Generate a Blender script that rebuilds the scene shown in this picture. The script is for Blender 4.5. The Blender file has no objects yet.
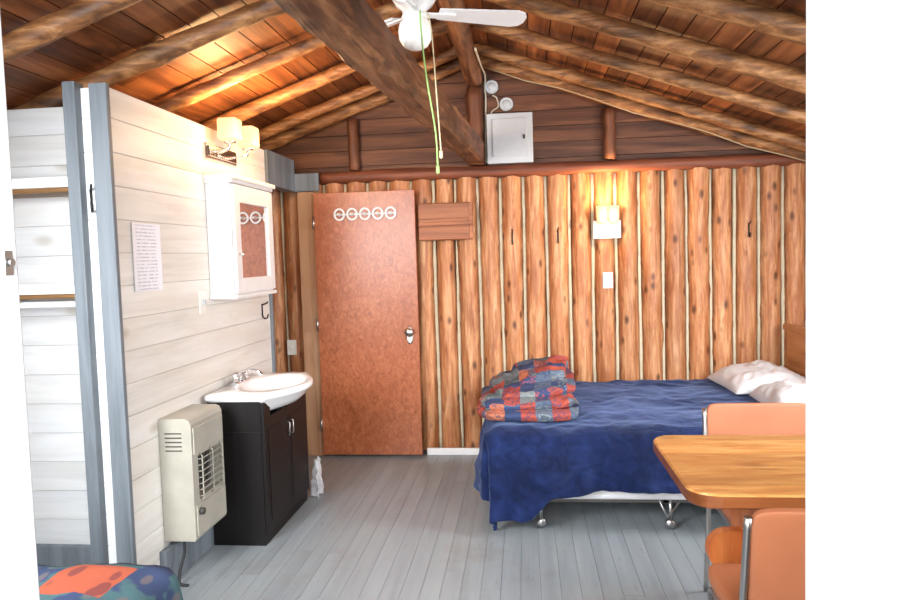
import bpy, bmesh, math, random
from mathutils import Vector, Matrix, noise
random.seed(7)
D = bpy.data
scene = bpy.context.scene
COL = scene.collection
PI = math.pi

# ------------------------------------------------------------------ materials
def srgb(r, g=None, b=None):
    if g is None:
        h = r.lstrip('#'); r, g, b = [int(h[i:i+2], 16) for i in (0, 2, 4)]
    def f(c):
        c /= 255.0
        return c/12.92 if c <= 0.04045 else ((c+0.055)/1.055)**2.4
    return (f(r), f(g), f(b), 1.0)

class NB:
    def __init__(s, name):
        s.m = D.materials.new(name); s.m.use_nodes = True
        s.t = s.m.node_tree; s.n = s.t.nodes; s.l = s.t.links
        s.p = s.n['Principled BSDF']
    def add(s, typ, **kw):
        nd = s.n.new(typ)
        for k, v in kw.items():
            setattr(nd, k, v)
        return nd
    def link(s, a, b): s.l.new(a, b)
    def val(s, nd, k, v): nd.inputs[k].default_value = v
    def coord(s, scale=(1, 1, 1), island=0.0, rot=(0, 0, 0)):
        tc = s.add('ShaderNodeTexCoord'); mp = s.add('ShaderNodeMapping')
        mp.inputs['Scale'].default_value = scale
        mp.inputs['Rotation'].default_value = rot
        out = tc.outputs['Object']
        if island:
            g = s.add('ShaderNodeNewGeometry')
            mu = s.add('ShaderNodeMath', operation='MULTIPLY'); mu.inputs[1].default_value = island
            s.link(g.outputs['Random Per Island'], mu.inputs[0])
            ad = s.add('ShaderNodeVectorMath', operation='ADD')
            s.link(out, ad.inputs[0]); s.link(mu.outputs[0], ad.inputs[1])
            out = ad.outputs[0]
        s.link(out, mp.inputs[0]); return mp.outputs[0]
    def noise(s, vec, scale=5, detail=5, rough=.6, dist=0):
        nd = s.add('ShaderNodeTexNoise')
        s.val(nd, 'Scale', scale); s.val(nd, 'Detail', detail); s.val(nd, 'Roughness', rough); s.val(nd, 'Distortion', dist)
        s.link(vec, nd.inputs['Vector']); return nd.outputs['Fac']
    def math(s, op, a, b=None, c=None):
        nd = s.add('ShaderNodeMath', operation=op)
        for i, x in enumerate((a, b, c)):
            if x is None: continue
            if isinstance(x, (int, float)): nd.inputs[i].default_value = x
            else: s.link(x, nd.inputs[i])
        return nd.outputs[0]
    def ramp(s, fac, stops, const=False):
        nd = s.add('ShaderNodeValToRGB'); cr = nd.color_ramp
        if const: cr.interpolation = 'CONSTANT'
        while len(cr.elements) < len(stops): cr.elements.new(.5)
        for e, (p, c) in zip(cr.elements, stops):
            e.position = p; e.color = c
        s.link(fac, nd.inputs[0]); return nd.outputs[0]
    def mix(s, fac, a, b, mode='MIX'):
        nd = s.add('ShaderNodeMix', data_type='RGBA', blend_type=mode)
        if isinstance(fac, (int, float)): nd.inputs[0].default_value = fac
        else: s.link(fac, nd.inputs[0])
        for i, x in ((6, a), (7, b)):
            if isinstance(x, tuple): nd.inputs[i].default_value = x
            else: s.link(x, nd.inputs[i])
        return nd.outputs[2]
    def bump(s, h, strength=.3, dist=.01):
        nd = s.add('ShaderNodeBump'); s.val(nd, 'Strength', strength); s.val(nd, 'Distance', dist)
        s.link(h, nd.inputs['Height']); s.link(nd.outputs[0], s.p.inputs['Normal'])
    def base(s, c):
        if isinstance(c, tuple): s.p.inputs['Base Color'].default_value = c
        else: s.link(c, s.p.inputs['Base Color'])
    def rough(s, r): s.p.inputs['Roughness'].default_value = r

def plain(name, col, rough=.5, metal=0, vary=.06, scale=8, bump=0, emit=0, emitc=None):
    b = NB(name)
    v = b.coord()
    f = b.noise(v, scale, 4)
    dark = tuple(x*(1-vary*3) for x in col[:3])+(1,)
    lite = tuple(min(1, x*(1+vary)) for x in col[:3])+(1,)
    b.base(b.ramp(f, [(.25, dark), (.65, lite)]) if vary else col)
    b.rough(rough); b.p.inputs['Metallic'].default_value = metal
    if bump: b.bump(f, bump)
    if emit:
        b.p.inputs['Emission Color'].default_value = emitc or col
        b.p.inputs['Emission Strength'].default_value = emit
    return b.m

def wood(name, dark, mid, lite, axis='Z', s=14, rough=.55, knots=.5, island=.35, bump=.3, kscale=4.0, spec=.4, kcol=None, stretch=.07, ksize=.2, blotch=0, bcol=None, bark_shade=None, streak=0):
    b = NB(name)
    sc = {'X': (stretch, 1, 1), 'Y': (1, stretch, 1), 'Z': (1, 1, stretch)}[axis]
    v = b.coord(tuple(x*s for x in sc), island=7.3)
    f = b.noise(v, 1.0, 6, .65, .6)
    c = b.ramp(f, [(.28, dark), (.48, mid), (.72, lite)])
    if blotch:
        fb = b.noise(b.coord(tuple(x*s*.35 for x in {'X': (.3, 1, 1), 'Y': (1, .3, 1), 'Z': (1, 1, .3)}[axis]), island=4.1), 1.0, 4, .6, .4)
        fr = b.ramp(fb, [(.46, (0, 0, 0, 1)), (.66, (blotch,)*3+(1,))])
        c = b.mix(fr, c, bcol or dark)
    if streak:
        fs = b.noise(b.coord(tuple(x*s*2.4 for x in sc), island=3.7), 1.0, 3, .6, .3)
        c = b.mix(b.ramp(fs, [(.58, (0, 0, 0, 1)), (.68, (streak,)*3+(1,))]), c, dark)
    if knots:
        kc = {'X': (.5, 1, 1), 'Y': (1, .5, 1), 'Z': (1, 1, .5)}[axis]
        vo = b.add('ShaderNodeTexVoronoi'); b.val(vo, 'Scale', kscale)
        kv = b.coord(tuple(x for x in kc), island=5.1)
        b.link(kv, vo.inputs['Vector'])
        kf = b.ramp(vo.outputs['Distance'], [(ksize*.35, (1, 1, 1, 1)), (ksize, (0, 0, 0, 1))])
        mu = b.add('ShaderNodeMath', operation='MULTIPLY'); b.link(kf, mu.inputs[0]); mu.inputs[1].default_value = knots
        c = b.mix(mu.outputs[0], c, kcol or tuple(x*.45 for x in dark[:3])+(1,))
    if bark_shade:  # bark tone that also paints groove shade into the log colour
        at = b.add('ShaderNodeAttribute'); at.attribute_name = 'bark_shade'
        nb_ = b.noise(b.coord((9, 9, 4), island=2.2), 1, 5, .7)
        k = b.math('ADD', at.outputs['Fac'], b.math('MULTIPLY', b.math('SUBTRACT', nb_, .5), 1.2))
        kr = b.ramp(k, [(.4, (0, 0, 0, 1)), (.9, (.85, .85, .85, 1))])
        c = b.mix(kr, c, bark_shade)
    if island:
        g = b.add('ShaderNodeNewGeometry')
        r = b.ramp(g.outputs['Random Per Island'], [(0, (1-island,)*3+(1,)), (1, (1+island*.4,)*3+(1,))])
        c = b.mix(1.0, c, r, 'MULTIPLY')
    b.base(c); b.rough(rough); b.p.inputs['Specular IOR Level'].default_value = spec
    b.bump(f, bump, .006)
    return b.m

def quilt_mat(name, cell, stops, motif, warp=.16, mscale=9):
    b = NB(name)
    v = b.coord()
    dist = b.add('ShaderNodeTexNoise'); b.val(dist, 'Scale', 3.2); b.link(v, dist.inputs['Vector'])
    sub = b.add('ShaderNodeVectorMath', operation='MULTIPLY_ADD')
    b.link(dist.outputs['Color'], sub.inputs[0]); sub.inputs[1].default_value = (warp, warp, warp); b.link(v, sub.inputs[2])
    sn = b.add('ShaderNodeVectorMath', operation='SNAP'); sn.inputs[1].default_value = (cell, cell, cell*1.4)
    b.link(sub.outputs[0], sn.inputs[0])
    wn = b.add('ShaderNodeTexWhiteNoise'); b.link(sn.outputs[0], wn.inputs[0])
    c = b.ramp(wn.outputs['Value'], stops, True)
    ed = b.add('ShaderNodeTexWave', wave_type='RINGS'); b.val(ed, 'Scale', mscale); b.val(ed, 'Distortion', 9); b.val(ed, 'Detail Scale', 2.5); b.link(sub.outputs[0], ed.inputs['Vector'])
    k = b.ramp(ed.outputs['Fac'], [(.7, (0, 0, 0, 1)), (.84, (1, 1, 1, 1))])
    wn2 = b.add('ShaderNodeTexWhiteNoise')
    a2 = b.add('ShaderNodeVectorMath', operation='ADD'); b.link(sn.outputs[0], a2.inputs[0]); a2.inputs[1].default_value = (3.3, 1.7, .4); b.link(a2.outputs[0], wn2.inputs[0])
    k2 = b.ramp(wn2.outputs['Value'], [(.0, srgb(50, 64, 96)), (.35, srgb(172, 84, 68)), (.6, srgb(132, 140, 136)), (.8, srgb(52, 62, 84))], True)
    mu = b.add('ShaderNodeMath', operation='MULTIPLY'); b.link(k, mu.inputs[0]); mu.inputs[1].default_value = motif
    c = b.mix(mu.outputs[0], c, k2)
    b.base(c); b.rough(.9); b.p.inputs['Specular IOR Level'].default_value = .2
    b.bump(b.noise(v, 14, 3), .35, .01)
    return b.m

M = {}
M['log'] = wood('log_wood', srgb(136, 76, 42), srgb(186, 124, 80), srgb(222, 172, 126), 'Z', 30, .5, .85, .18, .5, 11, kcol=srgb(76, 38, 20), ksize=.24, blotch=.5, bcol=srgb(146, 82, 46), bark_shade=srgb(98, 52, 28), stretch=.09, streak=.4)
M['chink'] = plain('chinking', srgb(200, 188, 160), .8, vary=.05, scale=20)
M['gable'] = wood('gable_boards', srgb(52, 28, 18), srgb(94, 56, 36), srgb(136, 88, 58), 'X', 14, .6, .5, .35, .3)
M['deck'] = wood('roof_boards', srgb(62, 32, 16), srgb(120, 68, 36), srgb(170, 108, 62), 'Y', 14, .55, .7, .5, .3)
M['rafter'] = wood('rafter_wood', srgb(60, 34, 20), srgb(132, 88, 52), srgb(198, 148, 98), 'X', 20, .5, .6, .3, .9, 6, kcol=srgb(40, 22, 14), blotch=.9, bcol=srgb(44, 26, 16), stretch=.16, streak=.5)
M['beam'] = wood('beam_wood', srgb(50, 28, 18), srgb(112, 70, 44), srgb(166, 118, 80), 'Y', 20, .55, .7, .2, 1.0, 6, blotch=.7, bcol=srgb(52, 30, 20), streak=.7)
M['plate'] = wood('plate_wood', srgb(60, 30, 18), srgb(108, 58, 38), srgb(144, 84, 56), 'X', 12, .55, .3, .2, .3)
M['post'] = wood('post_wood', srgb(48, 26, 18), srgb(96, 56, 36), srgb(138, 88, 58), 'Z', 12, .55, .3, .2, .3)
M['whitey'] = wood('whitewashed_boards', srgb(208, 204, 196), srgb(230, 227, 221), srgb(241, 240, 236), 'Y', 11, .5, .6, .05, .08, 4.2, kcol=srgb(180, 166, 144), ksize=.14, blotch=.5, bcol=srgb(218, 209, 194))
M['whitex'] = wood('whitewashed_boards_cross', srgb(208, 211, 212), srgb(227, 229, 231), srgb(238, 240, 241), 'X', 11, .5, .6, .05, .08, 4.2, kcol=srgb(178, 170, 158), ksize=.14, blotch=.4, bcol=srgb(214, 210, 202))
M['grey'] = wood('grey_painted_trim', srgb(88, 96, 102), srgb(114, 122, 129), srgb(134, 142, 149), 'Z', 12, .5, .3, .06, .12)
M['white'] = plain('white_paint', srgb(234, 234, 234), .4, vary=.02)
M['jamb'] = plain('bright_white_paint', srgb(232, 233, 234), .5, vary=.01)
M['wshelf'] = wood('stained_batten', srgb(86, 60, 34), srgb(132, 96, 56), srgb(166, 124, 78), 'X', 12)
b = NB('door_plywood')
v = b.coord((1, 1, .6)); f = b.noise(v, 26, 8, .78, 1.5)
f2 = b.noise(v, 2.0, 3)
c = b.ramp(f, [(.35, srgb(126, 66, 38)), (.5, srgb(164, 92, 56)), (.66, srgb(190, 118, 80))])
c = b.mix(b.ramp(f2, [(.4, (0, 0, 0, 1)), (.8, (.4, .4, .4, 1))]), c, srgb(144, 76, 44))
b.base(c); b.rough(.34); b.p.inputs['Specular IOR Level'].default_value = .5
M['door'] = b.m
M['jambwood'] = wood('raw_casing', srgb(150, 104, 72), srgb(182, 140, 106), srgb(202, 164, 130), 'Z', 12, .5, .3, .1)
b = NB('floor_paint')
v = b.coord((14, .9, 1), island=3.0); f = b.noise(v, 1, 5, .6)
c = b.ramp(f, [(.3, srgb(134, 142, 147)), (.6, srgb(151, 159, 163)), (.8, srgb(162, 169, 173))])
f2 = b.noise(b.coord((1, 1, 1)), 2.0, 7, .7)
c = b.mix(b.ramp(f2, [(.54, (0, 0, 0, 1)), (.7, (.5, .5, .5, 1))]), c, srgb(130, 126, 118))
f3 = b.noise(b.coord((34, 5, 1)), 1, 3, .6)
c = b.mix(b.ramp(f3, [(.64, (0, 0, 0, 1)), (.72, (.35, .35, .35, 1))]), c, srgb(108, 104, 98))
g = b.add('ShaderNodeNewGeometry')
c = b.mix(1.0, c, b.ramp(g.outputs['Random Per Island'], [(0, (.96, .96, .96, 1)), (1, (1.02, 1.02, 1.02, 1))]), 'MULTIPLY')
b.base(c); b.rough(.38); b.bump(f, .08, .003)
M['floor'] = b.m
M['dark'] = plain('dark_gap', srgb(26, 20, 16), .9, vary=0)
M['seam'] = plain('board_seam', srgb(156, 153, 148), .9, vary=0)
M['floorgap'] = plain('floor_gap', srgb(114, 120, 123), .9, vary=0)
M['espresso'] = wood('espresso_laminate', srgb(13, 11, 11), srgb(18, 15, 15), srgb(25, 21, 21), 'Z', 16, .45, 0, .1, .05, spec=.3)
M['ceramic'] = plain('white_ceramic', srgb(238, 239, 240), .12, vary=0)
M['chrome'] = plain('chrome', (.8, .8, .82, 1), .12, 1, vary=0)
M['steel'] = plain('brushed_steel', (.5, .49, .48, 1), .35, 1, vary=.05)
M['darksteel'] = plain('dark_steel', (.12, .11, .10, 1), .5, .6, vary=.05)
M['mirror'] = plain('mirror_glass', (.7, .72, .74, 1), .02, 1, vary=0)
M['black'] = plain('black_iron', srgb(26, 26, 28), .5, vary=0)
M['heater'] = plain('heater_enamel', srgb(172, 168, 156), .45, vary=.05)
M['heater_dark'] = plain('heater_grille', srgb(66, 64, 60), .5, vary=.05)
M['plastic'] = plain('white_plastic', srgb(236, 234, 228), .35, vary=.01)
M['panelgrey'] = plain('grey_enamel', srgb(190, 193, 196), .4, vary=.02)
M['shade'] = plain('lit_frosted_glass', srgb(176, 150, 110), .4, vary=0, emit=1.0, emitc=(1, .74, .36, 1))
M['globe'] = plain('frosted_globe', srgb(244, 243, 238), .25, vary=0, emit=.12)
M['cordgreen'] = plain('green_cord', srgb(170, 220, 130), .6, vary=0)
M['cordtan'] = plain('tan_cord', srgb(226, 212, 172), .6, vary=0)
M['cable'] = plain('cable_sheath', srgb(204, 194, 172), .6, vary=0)
M['cable2'] = plain('aged_cable_sheath', srgb(176, 156, 124), .6, vary=0)
M['vinyl'] = plain('orange_vinyl', srgb(176, 108, 72), .55, vary=.05, scale=5, bump=.05)
M['sheet'] = plain('white_bedding', srgb(232, 231, 232), .85, vary=.03, scale=5, bump=.2)
M['pillow'] = plain('pillow_cotton', srgb(206, 204, 206), .85, vary=.05, scale=6, bump=.25)
M['quilt'] = quilt_mat('patchwork_quilt', .095, [(0, srgb(86, 98, 118)), (.28, srgb(164, 76, 62)), (.46, srgb(58, 70, 104)), (.60, srgb(112, 120, 124)),
                                     (.70, srgb(146, 66, 62)), (.80, srgb(84, 94, 98)), (.9, srgb(180, 110, 84))], .65, .10, 13)
b = NB('patchwork_quilt_large'); v = b.coord()
sp_ = b.add('ShaderNodeSeparateXYZ'); b.link(v, sp_.inputs[0])
cx_ = b.math('DIVIDE', b.math('ADD', sp_.outputs[0], .33), .34); cy_ = b.math('DIVIDE', b.math('ADD', sp_.outputs[1], .33), .34)
inx = b.math('LESS_THAN', b.math('ABSOLUTE', b.math('SUBTRACT', b.math('FRACT', cx_), .5)), .32)
iny = b.math('LESS_THAN', b.math('ABSOLUTE', b.math('SUBTRACT', b.math('FRACT', cy_), .5)), .32)
ins = b.math('MULTIPLY', inx, iny)
par = b.math('MODULO', b.math('ABSOLUTE', b.math('ADD', b.math('FLOOR', cx_), b.math('FLOOR', cy_))), 2)
inner = b.mix(par, srgb(186, 98, 74), srgb(84, 116, 120))
vo = b.add('ShaderNodeTexVoronoi'); b.val(vo, 'Scale', 15)
vm = b.add('ShaderNodeMapping'); vm.inputs['Scale'].default_value = (1, .45, .7); vm.inputs['Rotation'].default_value = (0, 0, .7); b.link(v, vm.inputs[0]); b.link(vm.outputs[0], vo.inputs['Vector'])
mk = b.ramp(vo.outputs['Distance'], [(.26, (.75, .75, .75, 1)), (.32, (0, 0, 0, 1))])
inner = b.mix(mk, inner, srgb(118, 66, 70))
bord = b.mix(b.ramp(b.noise(v, 7, 2), [(.48, (0, 0, 0, 1)), (.52, (1, 1, 1, 1))]), srgb(66, 80, 114), srgb(80, 112, 118))
bord = b.mix(mk, bord, srgb(120, 112, 112))
b.base(b.mix(ins, bord, inner)); b.rough(.9); b.p.inputs['Specular IOR Level'].default_value = .2; b.bump(b.noise(v, 14, 3), .35, .01)
M['quilt2'] = b.m
b = NB('navy_velvet')
v = b.coord(); f = b.noise(v, 3.6, 5, .6, 1.0); f2 = b.noise(v, 12, 4, .6, 1.0)
c = b.ramp(f, [(.34, srgb(10, 18, 46)), (.52, srgb(15, 28, 66)), (.64, srgb(26, 42, 88)), (.78, srgb(50, 68, 118))])
c = b.mix(.25, c, b.ramp(f2, [(.4, srgb(9, 16, 42)), (.68, srgb(38, 54, 102))]))
b.base(c); b.rough(.85); b.p.inputs['Specular IOR Level'].default_value = .15
b.p.inputs['Sheen Weight'].default_value = .25
b.p.inputs['Sheen Tint'].default_value = (.4, .55, 1, 1); b.bump(f2, .4, .02)
M['velvet'] = b.m
M['tabletop'] = wood('varnished_pine', srgb(174, 106, 52), srgb(204, 144, 80), srgb(228, 178, 114), 'X', 20, .28, .75, .26, .05, 7, .45, kcol=srgb(120, 62, 28), ksize=.24, blotch=.6, bcol=srgb(164, 98, 46), stretch=.16, streak=.5)
M['tableedge'] = wood('varnished_pine_edge', srgb(92, 48, 24), srgb(122, 68, 36), srgb(150, 90, 50), 'X', 12, .3, .3, .1, .1)
M['trestle'] = wood('orange_pine', srgb(150, 76, 34), srgb(184, 104, 54), srgb(204, 130, 74), 'Z', 12, .3, .5, .1, .1)
b = NB('printed_paper')
v = b.coord()
wv = b.add('ShaderNodeTexWave', bands_direction='Z'); b.val(wv, 'Scale', 20); b.link(v, wv.inputs['Vector'])
f = b.noise(b.coord((1, 60, 14)), 1.6, 2)
k1 = b.ramp(wv.outputs['Fac'], [(.7, (0, 0, 0, 1)), (.8, (1, 1, 1, 1))]); k2 = b.ramp(f, [(.44, (0, 0, 0, 1)), (.5, (1, 1, 1, 1))])
k = b.mix(1.0, k1, k2, 'MULTIPLY')
sep = b.add('ShaderNodeSeparateXYZ'); b.link(v, sep.inputs[0])
lim = b.math('COMPARE', sep.outputs[1], 0, .085)
k = b.mix(1.0, k, lim, 'MULTIPLY')
b.base(b.mix(k, srgb(238, 239, 246), srgb(188, 190, 204))); b.rough(.7)
M['paper'] = b.m

# ------------------------------------------------------------------ mesh helpers
def N(): return bmesh.new()
def setm(faces, mi):
    for f in faces: f.material_index = mi

def abox(bm, x0, x1, y0, y1, z0, z1, bev=0, mi=0, mat=None, seg=2):
    m = Matrix.Translation(((x0+x1)/2, (y0+y1)/2, (z0+z1)/2)) @ Matrix.Diagonal((abs(x1-x0), abs(y1-y0), abs(z1-z0), 1))
    if mat is not None: m = mat @ m
    r = bmesh.ops.create_cube(bm, size=1, matrix=m)
    vs = r['verts']
    fs = set(f for v in vs for f in v.link_faces)
    setm(fs, mi)
    if bev:
        es = list(set(e for v in vs for e in v.link_edges))
        rr = bmesh.ops.bevel(bm, geom=es, offset=bev, segments=seg, profile=.5, affect='EDGES')
        setm(rr['faces'], mi)
    return vs

def frame_of(d):
    d = d.normalized()
    a = Vector((0, 0, 1)) if abs(d.z) < .9 else Vector((1, 0, 0))
    u = d.cross(a).normalized(); return u, d.cross(u).normalized()

def tube(bm, pts, r, seg=10, mi=0, caps=True):
    pts = [Vector(p) for p in pts]; n = len(pts)
    rs = r if isinstance(r, (list, tuple)) else [r]*n
    rings = []; up = None
    for i, p in enumerate(pts):
        if i == 0: d = pts[1]-p
        elif i == n-1: d = p-pts[i-1]
        else: d = (pts[i+1]-p).normalized()+(p-pts[i-1]).normalized()
        if d.length < 1e-9: d = Vector((0, 0, 1))
        d.normalize()
        if up is None: u, w = frame_of(d)
        else:
            u = (up-d*up.dot(d)); u = u.normalized() if u.length > 1e-6 else frame_of(d)[0]; w = d.cross(u)
        up = u
        rings.append([bm.verts.new(p+(u*math.cos(2*PI*k/seg)+w*math.sin(2*PI*k/seg))*rs[i]) for k in range(seg)])
    for i in range(n-1):
        for k in range(seg):
            f = bm.faces.new((rings[i][k], rings[i][(k+1) % seg], rings[i+1][(k+1) % seg], rings[i+1][k]))
            f.material_index = mi; f.smooth = True
    if caps:
        for rg in (rings[0], rings[-1]):
            f = bm.faces.new(rg); f.material_index = mi
    return rings

def smooth_pts(pts, n=6):
    P = [Vector(p) for p in pts]; out = []
    for i in range(len(P)-1):
        p0 = P[max(i-1, 0)]; p1 = P[i]; p2 = P[i+1]; p3 = P[min(i+2, len(P)-1)]
        for k in range(n):
            t = k/n
            out.append(.5*((2*p1)+(p2-p0)*t+(2*p0-5*p1+4*p2-p3)*t*t+(3*p1-p0-3*p2+p3)*t**3))
    out.append(P[-1]); return out

def lathe(bm, prof, org, axis='Z', seg=24, mi=0, scale=(1, 1)):
    rings = []
    for (r, h) in prof:
        ring = []
        for k in range(seg):
            a = 2*PI*k/seg; c, s_ = math.cos(a)*r*scale[0], math.sin(a)*r*scale[1]
            if axis == 'Z': p = (c, s_, h)
            elif axis == 'X': p = (h, c, s_)
            else: p = (c, h, s_)
            ring.append(bm.verts.new(Vector(org)+Vector(p)))
        rings.append(ring)
    for i in range(len(rings)-1):
        for k in range(seg):
            f = bm.faces.new((rings[i][k], rings[i][(k+1) % seg], rings[i+1][(k+1) % seg], rings[i+1][k]))
            f.material_index = mi; f.smooth = True
    for i in (0, -1):
        if prof[i][0] > 1e-4:
            f = bm.faces.new(rings[i]); f.material_index = mi
    return rings

def spow(x, e): return math.copysign(abs(x)**e, x)
def superell(bm, c, a, b_, h, e1=.5, e2=.35, nu=40, nv=20, amp=0, ns=4, mi=0, rot=None, seed=0, amp2=0):
    rings = []; c = Vector(c)
    for j in range(1, nv):
        ph = -PI/2+PI*j/nv; ring = []
        for i in range(nu):
            th = 2*PI*i/nu
            p = Vector((a*spow(math.cos(ph), e1)*spow(math.cos(th), e2), b_*spow(math.cos(ph), e1)*spow(math.sin(th), e2), h*spow(math.sin(ph), e1)))
            if amp: p += p.normalized()*amp*noise.noise(p*ns+Vector((seed*9.1, 0, 0)))
            if amp2:
                q = p*ns*2.2+Vector((seed*3.7, 4, 0)); p += Vector((0, 0, 1))*amp2*(1-2.4*abs(noise.noise(q)))*(1 if ph > -.2 else 0)
            if rot is not None: p = rot @ p
            ring.append(bm.verts.new(c+p))
        rings.append(ring)
    for i in range(len(rings)-1):
        for k in range(nu):
            f = bm.faces.new((rings[i][k], rings[i][(k+1) % nu], rings[i+1][(k+1) % nu], rings[i+1][k])); f.smooth = True; f.material_index = mi
    for r in (rings[0][::-1], rings[-1]):
        f = bm.faces.new(r); f.smooth = True; f.material_index = mi

def root(name, loc, label, cat, **kw):
    o = D.objects.new(name, None); o.location = loc; o.empty_display_size = .1
    COL.objects.link(o); o['label'] = label; o['category'] = cat
    for k, v_ in kw.items(): o[k] = v_
    return o

def wloc(o):
    v_ = Vector(o.location)
    while o.parent: o = o.parent; v_ += Vector(o.location)
    return v_

def fin(name, bm, mats, parent=None, label=None, cat=None, kind=None, group=None, smooth=False, org=None):
    bmesh.ops.recalc_face_normals(bm, faces=bm.faces[:])
    me = D.meshes.new(name)
    if not isinstance(mats, (list, tuple)): mats = [mats]
    xs = [v_.co for v_ in bm.verts]
    mn = Vector([min(c[i] for c in xs) for i in range(3)]); mx = Vector([max(c[i] for c in xs) for i in range(3)])
    if org is None: org = Vector(((mn.x+mx.x)/2, (mn.y+mx.y)/2, mn.z))
    org = Vector(org)
    bmesh.ops.translate(bm, verts=bm.verts[:], vec=-org)
    if smooth:
        for f in bm.faces: f.smooth = True
    bm.to_mesh(me); bm.free()
    for m in mats: me.materials.append(M[m] if isinstance(m, str) else m)
    o = D.objects.new(name, me); COL.objects.link(o)
    if parent is not None:
        o.parent = parent; o.location = org-wloc(parent)
    else: o.location = org
    if label: o['label'] = label
    if cat: o['category'] = cat
    if kind: o['kind'] = kind
    if group: o['group'] = group
    return o

def rotz(a): return Matrix.Rotation(a, 4, 'Z')

# ------------------------------------------------------------------ room constants
XL, XR, YF, YB = -2.95, 2.28, .62, 5.2
RX, RZ, SL = -.33, 2.95, .35
def roofz(x): return RZ-abs(x-RX)*SL
PX = -1.68
TOP = 2.21

# floor
bm = N()
w = .088; x = XL
while x < XR:
    y = -.9-random.random()*1.5
    while y < YB+.1:
        L = 1.6+random.random()*2.0
        y0 = max(y, -.9); y1 = min(y+L, YB+.1)
        if y1 > y0+.02: abox(bm, x+.0008, min(x+w, XR)-.0008, y0+.001, y1-.001, -.02, 0, 0, 0)
        y += L
    x += w
abox(bm, XL, XR, -.9, YB+.1, -.05, -.004, 0, 1)
fin('floor', bm, ['floor', 'floorgap'], kind='structure', label='grey painted narrow plank floor', org=(0, 0, 0))

# back wall: vertical logs with chinking
bm = N()
bark_shade = bm.verts.layers.float.new('bark_shade')
abox(bm, XL-.05, XR+.05, YB+.04, YB+.14, 0, 2.06, 0, 1)
sp = .166; x = -2.9; k = 0
while x < XR:
    r0 = .0805+random.uniform(-.003, .004); ph = random.random()*9; tp = random.uniform(-.004, .004)
    nz, na = 54, 18; rows = []
    for j in range(nz+1):
        z = .02+2.03*j/nz
        cx = x+.003*math.sin(z*2.3+ph)+.004*noise.noise(Vector((k, z*3, 0)))
        rr = r0+tp*(z-1)+.005*noise.noise(Vector((k*3.1, z*5, 2)))
        row = []
        for a in range(na+1):
            t = PI*a/na
            nn = noise.noise(Vector((k*7+math.cos(t)*2.5, z*6, math.sin(t)*2.5)))
            kn = max(0, noise.noise(Vector((k*5+math.cos(t)*3, z*11, math.sin(t)*3)))-.3)
            bumpv = 1+.05*nn+.3*kn
            vv_ = bm.verts.new((cx-rr*math.cos(t)*bumpv, YB+.055-rr*1.35*math.sin(t)*bumpv, z))
            vv_[bark_shade] = abs(math.cos(t))**2.2  # rises toward the log sides, drives the painted groove shade
            row.append(vv_)
        rows.append(row)
    for j in range(nz):
        for a in range(na):
            f = bm.faces.new((rows[j][a], rows[j][a+1], rows[j+1][a+1], rows[j+1][a])); f.smooth = True; f.material_index = 0
    pts = []
    for j in range(18):
        z = .02+2.02*j/17
        pts.append((x+sp/2+.003*math.sin(z*3+k*2), YB+.010, z))
    tube(bm, pts, [.0130+.0015*math.sin(j*2.7+k) for j in range(18)], 10, 1)
    x += sp; k += 1
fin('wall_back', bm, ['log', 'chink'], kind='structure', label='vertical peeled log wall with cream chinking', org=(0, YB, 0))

# gable
bm = N(); z = 2.06
while z < RZ:
    h = .115
    z1 = min(z+h-.004, RZ-.005)
    def xr(zz): return (RZ-zz)/SL
    a0, a1 = xr(z), xr(z1)
    l0, l1 = max(RX-a0, XL), max(RX-a1, XL); r0_, r1_ = min(RX+a0, XR), min(RX+a1, XR)
    vs = [bm.verts.new(p) for p in ((l0, YB+.02, z), (r0_, YB+.02, z), (r1_, YB+.02, z1), (l1, YB+.02, z1))]
    vs2 = [bm.verts.new((v_.co.x, YB+.05, v_.co.z)) for v_ in vs]
    bm.faces.new(vs); bm.faces.new(vs2[::-1])
    for q in range(4): bm.faces.new((vs[q], vs2[q], vs2[(q+1) % 4], vs[(q+1) % 4]))
    z += h
abox(bm, XL, XR, YB+.06, YB+.1, 2.06, 2.2, 0, 1)
vs = [bm.verts.new(p) for p in ((XL, YB+.07, 2.0), (XR, YB+.07, 2.0), (RX, YB+.07, RZ+.05))]
f = bm.faces.new(vs); f.material_index = 1
fin('wall_gable', bm, ['gable', 'dark'], kind='structure', label='dark stained horizontal gable boards', org=(0, YB, 2))

# roof deck
bm = N()
Y0, Y1 = .55, YB+.12
ang = math.atan(SL)
for sgn in (-1, 1):
    lim = (RX-XL+.15) if sgn < 0 else (XR-RX+.15)
    Ls = lim/math.cos(ang); s_ = 0
    while s_ < Ls:
        e = min(s_+.135, Ls)
        def P(ss, yy, off):
            return (RX+sgn*(ss*math.cos(ang)+off*math.sin(ang)), yy, RZ-ss*math.sin(ang)+off*math.cos(ang))
        y = Y0-random.random()
        while y < Y1:
            L = 2+random.random()*1.4; ya, yb = max(y, Y0), min(y+L, Y1)
            if yb-ya > .05:
                q = [bm.verts.new(P(s_+.003, ya, 0)), bm.verts.new(P(e-.003, ya, 0)), bm.verts.new(P(e-.003, yb-.003, 0)), bm.verts.new(P(s_+.003, yb-.003, 0))]
                q2 = [bm.verts.new(P(s_+.003, ya, .02)), bm.verts.new(P(e-.003, ya, .02)), bm.verts.new(P(e-.003, yb-.003, .02)), bm.verts.new(P(s_+.003, yb-.003, .02))]
                bm.faces.new(q); bm.faces.new(q2[::-1])
                for t in range(4): bm.faces.new((q[t], q2[t], q2[(t+1) % 4], q[(t+1) % 4]))
            y += L
        s_ = e
    q = [bm.verts.new(P(0, Y0, .03)), bm.verts.new(P(Ls, Y0, .03)), bm.verts.new(P(Ls, Y1, .03)), bm.verts.new(P(0, Y1, .03))]
    f = bm.faces.new(q); f.material_index = 1
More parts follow.
